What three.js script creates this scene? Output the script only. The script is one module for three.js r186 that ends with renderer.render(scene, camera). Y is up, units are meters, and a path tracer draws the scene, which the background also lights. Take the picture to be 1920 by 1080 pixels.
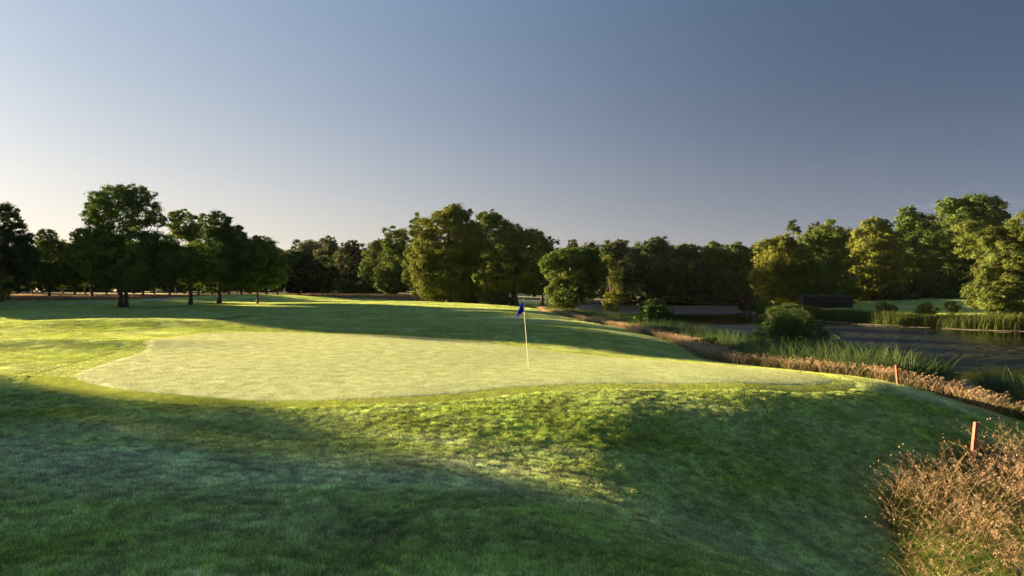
import * as THREE from 'three';
import { mergeGeometries } from 'three/addons/utils/BufferGeometryUtils.js';
import { ImprovedNoise } from 'three/addons/math/ImprovedNoise.js';

// ---------------------------------------------------------------- camera, sky, sun, exposure
const EYE = 2.6, FOCAL = 1150, HORIZON = 536;            // eye above the hole; focal length and horizon of the 1920 x 1080 photograph
const scene = new THREE.Scene();
const camera = new THREE.PerspectiveCamera(2 * Math.atan(540 / FOCAL) * 180 / Math.PI, 16 / 9, 0.1, 6000);
camera.position.set(0, EYE, 0);
camera.rotation.x = -Math.atan((540 - HORIZON) / FOCAL);
const EXPOSURE = 8.5;
const SUN_AZ = -62 * Math.PI / 180, SUN_EL = 9.5 * Math.PI / 180;
const sunDir = new THREE.Vector3(Math.sin(SUN_AZ) * Math.cos(SUN_EL), Math.sin(SUN_EL), -Math.cos(SUN_AZ) * Math.cos(SUN_EL));
const sun = new THREE.DirectionalLight(new THREE.Color().setRGB(1, 0.7, 0.34), 4.15);
sun.position.copy(sunDir).multiplyScalar(300); sun.target.position.set(0, 0, -50);
sun.position.add(sun.target.position);
sun.castShadow = true; sun.shadow.radius = 1.6; sun.shadow.mapSize.set(4096, 4096);
Object.assign(sun.shadow.camera, { left: -190, right: 190, top: 60, bottom: -60, near: 1, far: 700 });
scene.add(sun, sun.target);

{ // clear sky at sunrise: bright and warm round the sun, dusky blue away from it, a few thin streaks of cloud
  const W = 3072, H = 1536, data = new Float32Array(W * H * 4), R2D = 180 / Math.PI;
  const sat = (x) => Math.min(1, Math.max(0, x));
  const streaks = [   // [azimuth, elevation, half length, half thickness, tilt, strength] in degrees
    [28.9, 10.05, 2.6, 0.07, 0.07, 0.05], [30.6, 10.3, 1.0, 0.05, 0.06, 0.05], [34.6, 6.2, 1.5, 0.16, 0.04, 0.1], [37.6, 6.1, 1.6, 0.22, -0.05, 0.1],
    [40.5, 6.9, 1.6, 0.35, 0.02, -0.03], [13.0, 5.55, 1.3, 0.08, 0.0, 0.03], [-64, 21, 5, 0.2, 0.1, 0.05], [120, 14, 5, 0.2, 0.05, 0.05]];
  for (let r = 0; r < H; r++) {
    const el = ((r + 0.5) / H - 0.5) * Math.PI, e = Math.max(0, el * R2D), y = Math.sin(el), c = Math.cos(el);
    for (let q = 0; q < W; q++) {
      const a = ((q + 0.5) / W - 0.5) * 2 * Math.PI, x = Math.cos(a) * c, z = Math.sin(a) * c;
      const g = Math.acos(Math.min(1, Math.max(-1, x * sunDir.x + y * sunDir.y + z * sunDir.z))) * R2D;
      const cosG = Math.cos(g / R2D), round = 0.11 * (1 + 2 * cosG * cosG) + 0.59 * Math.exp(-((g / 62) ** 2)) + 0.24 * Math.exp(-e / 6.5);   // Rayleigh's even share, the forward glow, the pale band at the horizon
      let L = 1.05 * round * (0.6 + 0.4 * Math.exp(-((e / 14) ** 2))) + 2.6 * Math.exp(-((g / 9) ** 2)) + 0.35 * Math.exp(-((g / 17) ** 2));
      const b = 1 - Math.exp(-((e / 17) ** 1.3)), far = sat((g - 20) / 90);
      // horizon: cream near the sun, pink further off, mauve away from it; blue above
      let cr = 1.12 - 0.22 * far * far, cg = 0.98 + 0.03 * far, cb = 0.74 + 0.45 * far * far;
      const ur = 0.74 - 0.26 * far, ug = 1.0 + 0.04 * far, ub = 1.38 + 0.72 * far;
      cr += (ur - cr) * b; cg += (ug - cg) * b; cb += (ub - cb) * b;
      let add = 0;
      const az = Math.atan2(x, -z) * R2D;
      for (const [sa, se, hl, ht, tilt, k] of streaks) {
        const u = (az - sa) / hl, v = (el * R2D - se - tilt * (az - sa) - 0.05 * Math.sin(az * 3.1)) / ht;
        if (Math.abs(u) < 3 && Math.abs(v) < 4) add += k * Math.exp(-u * u - v * v) * (0.7 + 0.3 * Math.sin(az * 7 + e * 11));
      }
      const i = (r * W + q) * 4;
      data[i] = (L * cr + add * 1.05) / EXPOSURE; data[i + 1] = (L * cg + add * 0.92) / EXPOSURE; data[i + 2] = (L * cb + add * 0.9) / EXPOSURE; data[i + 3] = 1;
    }
  }
  const t = new THREE.DataTexture(data, W, H, THREE.RGBAFormat, THREE.FloatType);
  t.mapping = THREE.EquirectangularReflectionMapping; t.magFilter = t.minFilter = THREE.LinearFilter; t.needsUpdate = true;
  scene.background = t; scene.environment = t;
}
const renderer = new THREE.WebGLRenderer({ antialias: true });
renderer.toneMapping = THREE.LinearToneMapping;
renderer.toneMappingExposure = EXPOSURE;
renderer.shadowMap.enabled = true;

// ---------------------------------------------------------------- helpers
function rng(seed) { let s = seed >>> 0; return () => { s = (s + 0x6D2B79F5) | 0; let t = Math.imul(s ^ (s >>> 15), 1 | s); t = (t + Math.imul(t ^ (t >>> 7), 61 | t)) ^ t; return ((t ^ (t >>> 14)) >>> 0) / 4294967296; }; }
const perlin = new ImprovedNoise();
const noise = (x, y, z = 0) => perlin.noise(x + 31.7, y + 17.3, z + 5.1);
const fbm = (x, y, o = 4) => { let s = 0, a = 0.5; for (let i = 0; i < o; i++) { s += a * noise(x, y, i * 3.7); x *= 2.03; y *= 2.03; a *= 0.5; } return s; };
const clamp = (x, a = 0, b = 1) => Math.min(b, Math.max(a, x));
const smooth = (a, b, x) => { const t = clamp((x - a) / (b - a)); return t * t * (3 - 2 * t); };
const mix = (a, b, t) => a + (b - a) * t;
const taken = new Map();
const numbered = (n) => { const k = taken.get(n) ?? 0; taken.set(n, k + 1); return k ? `${n}_${String(k).padStart(3, '0')}` : n; };
function tag(o, label, category, group, kind) { if (label) o.userData.label = label; if (category) o.userData.category = category; if (group) o.userData.group = group; if (kind) o.userData.kind = kind; return o; }
function shade(o) { o.traverse((m) => { if (m.isMesh) { m.castShadow = true; m.receiveShadow = true; } }); return o; }
function top(o, name, ...t) { o.name = numbered(name); scene.add(o); shade(o); return tag(o, ...t); }
const part = (parent, name, geo, mat) => { const m = new THREE.Mesh(geo, mat); m.name = name; parent.add(m); return m; };
const std = (r, g, b, roughness = 0.9, more = {}) => new THREE.MeshStandardMaterial({ color: new THREE.Color().setRGB(r, g, b), roughness, ...more });
const leafy = (through = 0.35, more = {}) => new THREE.MeshPhysicalMaterial({ color: new THREE.Color().setRGB(1, 1, 1), roughness: 0.95, specularIntensity: 0.3, transmission: through, thickness: 0, side: THREE.DoubleSide, vertexColors: true, ...more });
function poly(points) {                                   // [[x, d]...]: inside test and distance to the outline
  const n = points.length;
  return {
    points,
    inside(x, d) { let c = false; for (let i = 0, j = n - 1; i < n; j = i++) { const [xi, yi] = points[i], [xj, yj] = points[j]; if ((yi > d) !== (yj > d) && x < (xj - xi) * (d - yi) / (yj - yi) + xi) c = !c; } return c; },
    dist(x, d) { let m = 1e9; for (let i = 0, j = n - 1; i < n; j = i++) { const [ax, ay] = points[j], [bx, by] = points[i], ux = bx - ax, uy = by - ay, t = clamp(((x - ax) * ux + (d - ay) * uy) / (ux * ux + uy * uy)); m = Math.min(m, (x - ax - t * ux) ** 2 + (d - ay - t * uy) ** 2); } return Math.sqrt(m); },
    signed(x, d) { const s = this.dist(x, d); return this.inside(x, d) ? -s : s; },
  };
}
const spline = (pts, n, closed = true) => new THREE.CatmullRomCurve3(pts.map(([x, d]) => new THREE.Vector3(x, 0, d)), closed, 'centripetal').getSpacedPoints(n).slice(0, closed ? n : n + 1).map((p) => [p.x, p.z]);

// ---------------------------------------------------------------- terrain; d is the distance ahead of the camera (d = -z)
const WATER = -1.8;
const lake = poly(spline([[14, -30], [14.5, 0], [15.8, 10], [17.2, 17], [18.8, 22.5], [18.4, 26], [17, 29.5], [16.2, 34], [15.7, 40], [14.6, 48], [12.6, 58], [10.5, 68], [9, 80], [8.5, 95], [9, 128], [14, 142], [28, 147], [45, 147], [58, 140], [57, 120], [47, 108], [39, 101], [37, 92], [38.5, 78], [41.5, 70.5], [46, 62.5], [53, 57.5], [72, 51], [120, 44], [120, -30]], 240));
// the outline of the putting green as [x, d]
const greenLine = spline([[-12.9, 19.2], [-12.3, 17.2], [-10.3, 15.6], [-7.8, 14.7], [-5.7, 14.15], [-4.3, 14.2], [-2.1, 14.7], [-0.1, 15.6], [2.2, 16.1], [5.2, 16.3], [7.6, 16.5], [9.0, 17.3], [9.25, 18.3], [8.6, 19.9], [7.0, 21.6], [4.9, 22.9], [2.4, 24.0], [0.6, 25.6], [-1.6, 28.2], [-4.6, 30.4], [-8.5, 31.8], [-12.4, 32.0], [-14.9, 31.0], [-15.6, 28.6], [-14.9, 25.2], [-13.6, 22.6], [-13.3, 20.8]], 220);
const green = poly(greenLine);
const relief = [   // [x, d, height]
  [0, 19.4, 0.0], [1, 21, 0], [-4, 16, -0.02], [-4, 20, 0.03], [-8, 20, 0.06], [-9, 25, 0.1], [-12.9, 19.4, 0.1], [-6, 29, 0.12], [-13, 30, 0.16], [4, 18, 0], [7, 18, -0.02], [5, 21, -0.02], [8.5, 19, -0.08], [0, 24.5, 0.04], [-3, 14, -0.05], [0, 15, -0.02], [3, 15.6, 0.0], [6, 15.8, -0.02],
  // front bank and hollow
  [0, 12.8, -0.3], [2.5, 14.2, -0.13], [5, 14.6, -0.2], [3, 12.4, -0.58], [6, 13.2, -0.66], [8.2, 14.8, -0.42], [9.2, 16.3, -0.24], [3, 10.2, -0.95], [5.5, 11, -1.25], [4.7, 9.2, -1.36], [0, 10.4, -0.42], [-3, 11.5, -0.16], [-4, 9.5, -0.05], [-8, 12, -0.03], [-8, 9, 0.1], [-12, 13, 0.06], [-4, 7, 0.22], [0, 7.6, 0.0], [3, 7.4, -0.8], [1, 11.4, -0.5], [0, 5, 0.27], [2, 5, 0.1], [-3, 5, 0.42], [-7, 5, 0.42], [4.2, 6.2, -1.0], [6, 8, -1.5], [8, 10.3, -1.5], [10, 13, -1.32], [12, 10, -1.58], [9, 6, -1.55], [0, 0, 0.98], [-2, 2, 0.75], [-8, 0, 0.8], [-16, 4, 0.4], [5, 0, 0.45], [4, 3, 0.12], [9, 1, -0.8], [12.5, 5, -1.45], [0, -6, 1.1], [-10, -6, 1.0], [10, -6, -0.5],
  // right shoulder down to the lake
  [10.6, 18, -0.28], [11.5, 16.6, -0.62], [12.4, 20.5, -0.58], [13.4, 17.4, -0.98], [15.6, 18, -1.3], [16.6, 22, -1.45], [10.2, 21.2, -0.4], [9.3, 24, -0.55], [11.5, 26, -0.9], [6, 26, -0.45], [9.5, 33, -0.75], [13.5, 33, -1.45], [8, 41, -0.55], [12.5, 42, -1.35], [6, 52, -0.5], [10.5, 58, -1.35], [4, 68, -0.6], [7.5, 76, -1.3], [0, 85, -0.5], [5, 90, -1.0], [-8, 100, -0.45], [0, 112, -0.6], [5, 125, -1.0],
  // fairway behind the green and the left
  [-3, 34, -0.1], [3, 30, -0.2], [-10, 38, -0.05], [0, 45, -0.2], [-8, 60, -0.1], [-3, 75, -0.3], [-17, 34, 0.2], [-17, 24, 0.18], [-17, 18, 0.2], [-22, 14, 0.3], [-30, 20, 0.35], [-26, 28, 0.15], [-24, 46, 0.0], [-40, 45, 0.1], [-46, 73, 0], [-30, 75, 0], [-70, 80, 0.05], [-40, 110, 0.05], [-90, 110, 0], [-20, 130, -0.1], [-90, 150, 0], [-30, 190, 0], [40, 190, -0.6], [-80, 40, 0.3], [-70, 10, 0.3],
  // far banks of the lake
  [62, 152, -0.9], [20, 165, -1.0], [40, 158, -1.1], [46, 82, -1.2], [48, 98, -0.7], [58, 74, -1.0], [62, 92, -0.3], [80, 70, -0.6], [80, 110, 0.6], [110, 90, 0.4], [100, 150, 0.5]];
const warp = (x, d) => { const D = Math.max(d, -8) + 14; return [2.4 * x / D, 1.5 * Math.log(D)]; };
const tps = (() => {
  const P = relief.map(([x, d]) => warp(x, d)), n = P.length, N = n + 3, M = [];
  const U = (r2) => r2 < 1e-12 ? 0 : 0.5 * r2 * Math.log(r2);
  for (let i = 0; i < N; i++) M.push(new Float64Array(N + 1));
  for (let i = 0; i < n; i++) {
    for (let j = 0; j < n; j++) M[i][j] = U((P[i][0] - P[j][0]) ** 2 + (P[i][1] - P[j][1]) ** 2);
    M[i][i] += 0.004; M[i][n] = M[n][i] = 1; M[i][n + 1] = M[n + 1][i] = P[i][0]; M[i][n + 2] = M[n + 2][i] = P[i][1]; M[i][N] = relief[i][2];
  }
  for (let c = 0; c < N; c++) {
    let p = c; for (let r = c + 1; r < N; r++) if (Math.abs(M[r][c]) > Math.abs(M[p][c])) p = r;
    [M[c], M[p]] = [M[p], M[c]];
    for (let r = 0; r < N; r++) if (r !== c && M[r][c]) { const f = M[r][c] / M[c][c]; for (let k = c; k <= N; k++) M[r][k] -= f * M[c][k]; }
  }
  const w = M.map((row, i) => row[N] / row[i]);
  return (x, d) => { const [u, v] = warp(x, d); let s = w[n] + w[n + 1] * u + w[n + 2] * v; for (let i = 0; i < n; i++) s += w[i] * U((P[i][0] - u) ** 2 + (P[i][1] - v) ** 2); return s; };
})();
const mounds = [[-22, 35.5, 0.5, 9, 2.6, 0.1], [-19, 24.3, 0.3, 5.5, 2.0, 0.25], [-33, 30, 0.45, 9, 4, 0.2], [-45, 108, 1.0, 16, 7, 0], [-1, 36.5, 0.22, 8, 3, -0.2], [-15, 88, 0.5, 14, 9, 0], [3, 66, 0.25, 8, 7, 0.1]];   // [x, d, height, half length, half depth, turn]
function ground(x, d) {
  const farOut = smooth(160, 320, Math.hypot(x * 0.8, d));
  let h = farOut < 1 ? clamp(tps(x, d), -1.75, 1.6) : 0;
  h = mix(h, 0, farOut);
  for (const [mx, md, a, rx, rd, t] of mounds) { const c = Math.cos(t), s = Math.sin(t), u = ((x - mx) * c + (d - md) * s) / rx, v = (-(x - mx) * s + (d - md) * c) / rd; if (u * u + v * v < 9) h += a * Math.exp(-u * u - v * v); }
  const gs = d > 8 && d < 38 && Math.abs(x) < 22 ? green.signed(x, d) : 9;
  const rough = smooth(0.3, 3, gs);
  if (rough > 0) h += rough * (0.045 * fbm(x * 0.33, d * 0.33, 3) + 0.01 * noise(x * 1.3, d * 1.3));
  const s = x > 2 && x < 125 && d < 152 ? lake.signed(x, d) : 99;
  if (s < 0) h = WATER - Math.min(1.2, 0.08 - 0.35 * s); else if (s < 6) h = Math.max(h, WATER - 0.08 + Math.min(0.3, 0.12 * s));
  return h;
}
const normalAt = (x, d, e = 0.25) => new THREE.Vector3(ground(x - e, d) - ground(x + e, d), 2 * e, ground(x, d + e) - ground(x, d - e)).normalize();
const P3 = (x, d, up = 0) => new THREE.Vector3(x, ground(x, d) + up, -d);
// zones: where dry rough, wood floor and shore begin
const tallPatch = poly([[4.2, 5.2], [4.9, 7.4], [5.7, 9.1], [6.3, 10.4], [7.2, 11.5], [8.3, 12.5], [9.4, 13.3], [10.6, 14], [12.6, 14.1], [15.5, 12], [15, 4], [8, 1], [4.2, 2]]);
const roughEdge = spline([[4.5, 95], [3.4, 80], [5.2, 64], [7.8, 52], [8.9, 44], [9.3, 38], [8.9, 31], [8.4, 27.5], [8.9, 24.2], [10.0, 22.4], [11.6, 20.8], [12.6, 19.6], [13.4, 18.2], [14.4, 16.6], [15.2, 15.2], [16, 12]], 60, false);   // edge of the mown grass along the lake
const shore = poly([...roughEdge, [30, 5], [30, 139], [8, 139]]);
const meadows = [poly([[-150, 101], [-88, 104], [-66, 110], [-48, 122], [-40, 135], [-60, 160], [-160, 150]]), poly([[-62, 150], [-40, 128], [-28, 121], [-10, 106], [-6, 104], [-9, 122], [-22, 150], [-40, 175]])];
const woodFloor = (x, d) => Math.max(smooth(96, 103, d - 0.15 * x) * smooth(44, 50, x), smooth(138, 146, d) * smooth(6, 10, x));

// ---------------------------------------------------------------- ground sheet
const turfTone = (x, d) => {          // how the mown turf varies: 0 deep green, 1 pale with dew
  let v = 0.26 + 0.6 * fbm(x * 0.16 + 3, d * 0.34, 4) + 0.6 * fbm(x * 0.55, d * 1.0 + 9, 4);
  const spot = (cx, cd, rx, rd, k) => { v += k * Math.exp(-(((x - cx) / rx) ** 2) - (((d - cd) / rd) ** 2)); };
  spot(-4.5, 8.2, 3.6, 1.7, 0.5); spot(-1.2, 9.7, 1.7, 0.5, 0.45); spot(-1.8, 8.3, 2.4, 0.7, 0.35); spot(-1.4, 11.2, 1.0, 0.25, 0.6); spot(-8.5, 9.5, 3, 1.6, 0.5);
  spot(2.2, 12.8, 2.6, 1.0, -0.35); spot(0.3, 11.2, 1.2, 0.6, 0.3); spot(-2.5, 5.2, 3, 1, 0.12); spot(2.4, 7.2, 1.8, 1.0, 0.15); spot(10.5, 17.2, 1.6, 0.7, 0.35); spot(12, 17.6, 1.4, 1, 0.4); spot(1.8, 5.3, 1.4, 0.6, -0.1);
  spot(4, 52, 8, 5, 0.35); spot(-2, 66, 9, 3, 0.5); spot(7, 40, 2, 4, 0.3);
  return clamp(v);
};
const wheelLine = [[-17, 37], [-20.5, 42], [-22.6, 48], [-23, 54], [-21, 61]];
const turfColor = (x, d, out) => { const v = turfTone(x, d); let k = 1 + 0.25 * noise(x * 0.9, d * 0.9, 4);
  if (d > 35 && d < 63 && x < -15 && x > -26) for (let i = 1; i < 5; i++) { const [ax, ay] = wheelLine[i - 1], [bx, by] = wheelLine[i], ux = bx - ax, uy = by - ay, t = clamp(((x - ax) * ux + (d - ay) * uy) / (ux * ux + uy * uy)); if (Math.hypot(x - ax - t * ux, d - ay - t * uy) < 0.55) { k *= 0.6; break; } }
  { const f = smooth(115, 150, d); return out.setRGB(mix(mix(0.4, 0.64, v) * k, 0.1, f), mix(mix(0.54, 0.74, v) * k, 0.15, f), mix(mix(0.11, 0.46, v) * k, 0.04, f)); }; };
const softNoise = (() => {
  const n = 512, a = new Uint8Array(n * n * 4), r = rng(4), L = (s, p) => { const g = []; for (let i = 0; i < p * p; i++) g.push(r()); return (x, y) => { const u = x / n * p, v = y / n * p, i = Math.floor(u), j = Math.floor(v), f = u - i, h = v - j, q = (m, k) => g[(m % p) * p + k % p]; return s * mix(mix(q(j, i), q(j, i + 1), f), mix(q(j + 1, i), q(j + 1, i + 1), f), h); }; };
  const ls = [L(0.3, 16), L(0.3, 64), L(0.25, 160), L(0.3, 500)];
  for (let y = 0; y < n; y++) for (let x = 0; x < n; x++) { const v = 255 * clamp(ls.reduce((s, l) => s + l(x, y), 0) / 1.15 * 0.45 + 0.74), i = (y * n + x) * 4; a[i] = a[i + 1] = a[i + 2] = v; a[i + 3] = 255; }
  const t = new THREE.DataTexture(a, n, n); t.wrapS = t.wrapT = THREE.RepeatWrapping; t.magFilter = THREE.LinearFilter; t.colorSpace = THREE.SRGBColorSpace; t.needsUpdate = true; return t;
})();
const softBump = softNoise.clone(); softBump.colorSpace = THREE.NoColorSpace; softBump.needsUpdate = true;
function sheet(pos, idx, colors, uv) {
  const g = new THREE.BufferGeometry();
  g.setAttribute('position', new THREE.Float32BufferAttribute(pos, 3)); if (colors) g.setAttribute('color', new THREE.Float32BufferAttribute(colors, 3)); if (uv) g.setAttribute('uv', new THREE.Float32BufferAttribute(uv, 2));
  g.setIndex(idx); g.computeVertexNormals(); return g;
}
const earthMat = new THREE.MeshPhysicalMaterial({ color: 0xffffff, roughness: 1, vertexColors: true, map: softNoise, bumpMap: softBump, bumpScale: 0.05 });
{
  const ds = []; for (let d = -60; d < 3200;) { ds.push(d); d += d < 1 ? Math.max(0.4, -d * 0.12) : Math.max(0.16, d * 0.0165); }
  const C = 340, pos = [], col = [], uv = [], idx = [], c = new THREE.Color();
  ds.forEach((d, i) => {
    const w = 2.3 * (Math.max(d, 0) + 32);
    for (let k = 0; k <= C; k++) {
      const t = k / C * 2 - 1, x = w * (0.3 * t + 0.7 * t * t * t);
      let y = ground(x, d);
      if (d > 12 && d < 34 && Math.abs(x) < 18) { const s = green.signed(x, d); if (s < 0) y -= 0.06 * smooth(0, 0.6, -s); }
      pos.push(x, y, -d); uv.push(x / 2.5, d / 2.5);
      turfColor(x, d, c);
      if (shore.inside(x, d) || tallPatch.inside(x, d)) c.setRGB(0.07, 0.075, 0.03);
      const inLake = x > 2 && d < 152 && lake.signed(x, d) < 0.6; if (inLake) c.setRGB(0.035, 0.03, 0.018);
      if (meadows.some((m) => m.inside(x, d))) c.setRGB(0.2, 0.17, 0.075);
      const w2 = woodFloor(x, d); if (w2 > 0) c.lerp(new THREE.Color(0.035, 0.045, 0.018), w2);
      col.push(c.r, c.g, c.b);
      if (i && k) { const b = i * (C + 1) + k, a = b - C - 1; idx.push(a - 1, a, b - 1, a, b, b - 1); }
    }
  });
  top(new THREE.Mesh(sheet(pos, idx, col, uv), earthMat), 'ground', 'mown parkland grass rolling away to the trees', 'grass', null, 'structure');
}
// putting green and the collar of fringe round it, both rings that follow the relief
function ringSheet(inner, outer, rings, lift) {     // inner null: to the middle
  const pos = [], uv = [], idx = [], n = outer.length, cx = -3, cd = 21.5;
  for (let r = 0; r <= rings; r++) for (let k = 0; k <= n; k++) {
    const o = outer[k % n], q = inner ? inner[k % n] : [cx, cd], t = r / rings, x = mix(q[0], o[0], t), d = mix(q[1], o[1], t);
    pos.push(x, ground(x, d) + lift(t), -d); uv.push(x / 2.5, d / 2.5);
    if (r && k) { const b = r * (n + 1) + k, a = b - n - 1; idx.push(a - 1, b - 1, a, a, b - 1, b); }
  }
  const g = sheet(pos, idx, null, uv); const nn = g.attributes.normal; if (nn.getY(nn.count >> 1) < 0) { g.setIndex(idx.reduce((s, v, i) => (i % 3 === 2 ? s.push(idx[i], idx[i - 1]) : i % 3 === 0 ? s.push(v) : 0, s), [])); g.computeVertexNormals(); }
  return g;
}
const grow = (line, by) => line.map(([x, d], i) => { const a = line[(i + line.length - 2) % line.length], b = line[(i + 2) % line.length], tx = b[0] - a[0], td = b[1] - a[1], l = Math.hypot(tx, td); return [x + by(x, d) * td / l * turn, d - by(x, d) * tx / l * turn]; });
const area2 = greenLine.reduce((s, p, i) => { const q = greenLine[(i + 1) % greenLine.length]; return s + p[0] * q[1] - q[0] * p[1]; }, 0), turn = area2 > 0 ? 1 : -1;
const fringeWidth = (x, d) => 0.75 + 0.35 * smooth(-6, -12, x) + 0.1 * noise(x * 0.3, d * 0.3);
const fringeLine = grow(greenLine, fringeWidth), fringe = poly(fringeLine);
top(new THREE.Mesh(ringSheet(null, greenLine, 60, (t) => 0.02 - 0.016 * smooth(0.99, 1, t)), std(0.38, 0.5, 0.24, 1, { map: softNoise, bumpMap: softBump, bumpScale: 0.004 })), 'putting_green', 'pale closely cut putting green lit by low sun', 'putting green', null, 'structure');

// ---------------------------------------------------------------- mown turf as blades
function bladePatch(seed, size, count, height, width, spread = 0.5, lean = [0.25, 0]) {
  const r = rng(seed), pos = [], col = [], idx = [];
  for (let i = 0; i < count; i++) {
    const a = r() * 6.283, q = size * 0.62 * Math.sqrt(r()), x = Math.cos(a) * q, z = Math.sin(a) * q, h = height * (0.55 + 0.75 * r()), w = width * (0.7 + 0.6 * r()), b = r() * 6.283;
    const bx = Math.cos(b) * w / 2, bz = Math.sin(b) * w / 2, t = r() * 6.283, s = spread * h * (0.3 + r()), lx = Math.cos(t) * s + lean[0] * h, lz = Math.sin(t) * s + lean[1] * h, v = pos.length / 3;
    pos.push(x - bx, -0.004, z - bz, x + bx, -0.004, z + bz, x - bx * 0.85 + lx * 0.4, h * 0.6, z - bz * 0.85 + lz * 0.4, x + bx * 0.85 + lx * 0.4, h * 0.6, z + bz * 0.85 + lz * 0.4, x + lx, h, z + lz);
    idx.push(v, v + 1, v + 2, v + 1, v + 3, v + 2, v + 2, v + 3, v + 4);
    const k = 0.5 + 1.0 * r(), y = r() < 0.12 ? 1.3 : 1; for (let j = 0; j < 5; j++) col.push(k * y, k, k * (y > 1 ? 0.9 : 1));
  }
  return sheet(pos, idx, col);
}
const turfMat = leafy(0.42, { roughness: 0.75, specularIntensity: 0.4, sheen: 0.8, sheenRoughness: 0.7, sheenColor: new THREE.Color().setRGB(0.75, 0.9, 0.8) });
const dummy = new THREE.Object3D(), UPV = new THREE.Vector3(0, 1, 0), tint = new THREE.Color();
function scatter(name, geo, mat, spots, label, category) {    // spots: [x, d, scale, color, lift?, stretch?]; stuff that nobody could count
  const m = new THREE.InstancedMesh(geo, mat, spots.length), r = rng(spots.length + name.length);
  spots.forEach(([x, d, s, c, lift = 0, tall = 1, upright = 0], i) => {
    dummy.position.set(x, ground(x, d) + lift, -d);
    const n = upright ? UPV : normalAt(x, d);
    dummy.quaternion.setFromUnitVectors(UPV, n).multiply(new THREE.Quaternion().setFromAxisAngle(UPV, r() * 6.283));
    dummy.scale.set(s, s * tall, s); dummy.updateMatrix(); m.setMatrixAt(i, dummy.matrix); m.setColorAt(i, c);
  });
  return top(m, name, label, category, null, 'stuff');
}
{
  const r = rng(11), near = [], mid = [], far = [], putt = [], collar = [];
  const grid = (d0, d1, step, grow2, fn) => { for (let d = d0; d < d1; d += step * (1 + grow2 * d)) { const st = step * (1 + grow2 * d), w = 0.9 * d + 2.2; for (let x = -w; x < w; x += st) fn(x + (r() - 0.5) * st, d + (r() - 0.5) * st, st); } };
  const mown = (x, d) => !tallPatch.inside(x, d) && !shore.inside(x, d) && !(x > 8 && lake.inside(x, d));
  grid(2.5, 17, 0.095, 0, (x, d) => { if (!mown(x, d)) return; const g = green.signed(x, d); if (g < 0) return; const c = turfColor(x, d, new THREE.Color()); if (fringe.inside(x, d)) collar.push([x, d, 1, c.lerp(new THREE.Color(0.38, 0.47, 0.1), 0.75).multiplyScalar(0.7 + 0.6 * r())]); else near.push([x, d, 0.8 + 0.5 * r(), c.multiplyScalar(0.58 + 0.84 * r()), 0, 0.6 + 0.9 * r()]); });
  grid(17, 46, 0.2, 0.0, (x, d) => { if (!mown(x, d)) return; const g = green.signed(x, d); if (g < 0) return; const c = turfColor(x, d, new THREE.Color()); if (fringe.inside(x, d)) collar.push([x, d, 1.3, c.lerp(new THREE.Color(0.38, 0.47, 0.1), 0.75).multiplyScalar(0.7 + 0.6 * r())]); else mid.push([x, d, 0.9 + 0.3 * r(), c.multiplyScalar(0.65 + 0.7 * r())]); });
  grid(46, 125, 1.0, 0.003, (x, d) => { if (!mown(x, d) || meadows.some((m) => m.inside(x, d)) || x > 36 && lake.dist(x, d) < 2) return; far.push([x, d, 0.9 + 0.4 * r(), turfColor(x, d, new THREE.Color()).multiplyScalar(0.75 + 0.5 * r())]); });
  const pc = (x, d) => { const v = clamp(0.5 + 0.5 * fbm(x * 0.12, d * 0.3, 3) + 0.25 * (r() - 0.5)); return new THREE.Color().setRGB(mix(0.33, 0.43, v), mix(0.42, 0.5, v), mix(0.18, 0.32, v)); };
  for (let d = 13.8; d < 32.6; d += 0.26) for (let x = -16.2; x < 9.8; x += 0.26) { const px = x + (r() - 0.5) * 0.26, pd = d + (r() - 0.5) * 0.26; if (green.inside(px, pd) && green.dist(px, pd) > 0.1) putt.push([px, pd, 1, pc(px, pd), 0.02]); }
  scatter('fairway_grass', bladePatch(21, 0.13, 90, 0.03, 0.0055, 1.0), turfMat, near, 'short dewy mown grass covering the foreground slope', 'grass');
  scatter('fairway_grass', bladePatch(22, 0.3, 160, 0.032, 0.009, 1.2), turfMat, mid, 'short mown grass round and behind the putting green', 'grass');
  scatter('fairway_grass', bladePatch(23, 1.5, 300, 0.06, 0.04, 1.3), turfMat, far, 'shaded mown fairway grass running back to the trees', 'grass');
  scatter('green_turf', bladePatch(24, 0.4, 240, 0.010, 0.006, 0.7), turfMat, putt, 'very short pale turf of the putting green', 'grass');
  scatter('fringe_grass', bladePatch(25, 0.2, 110, 0.016, 0.006, 0.8), turfMat, collar, 'narrow collar of short grass round the putting green', 'grass');
}

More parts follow.
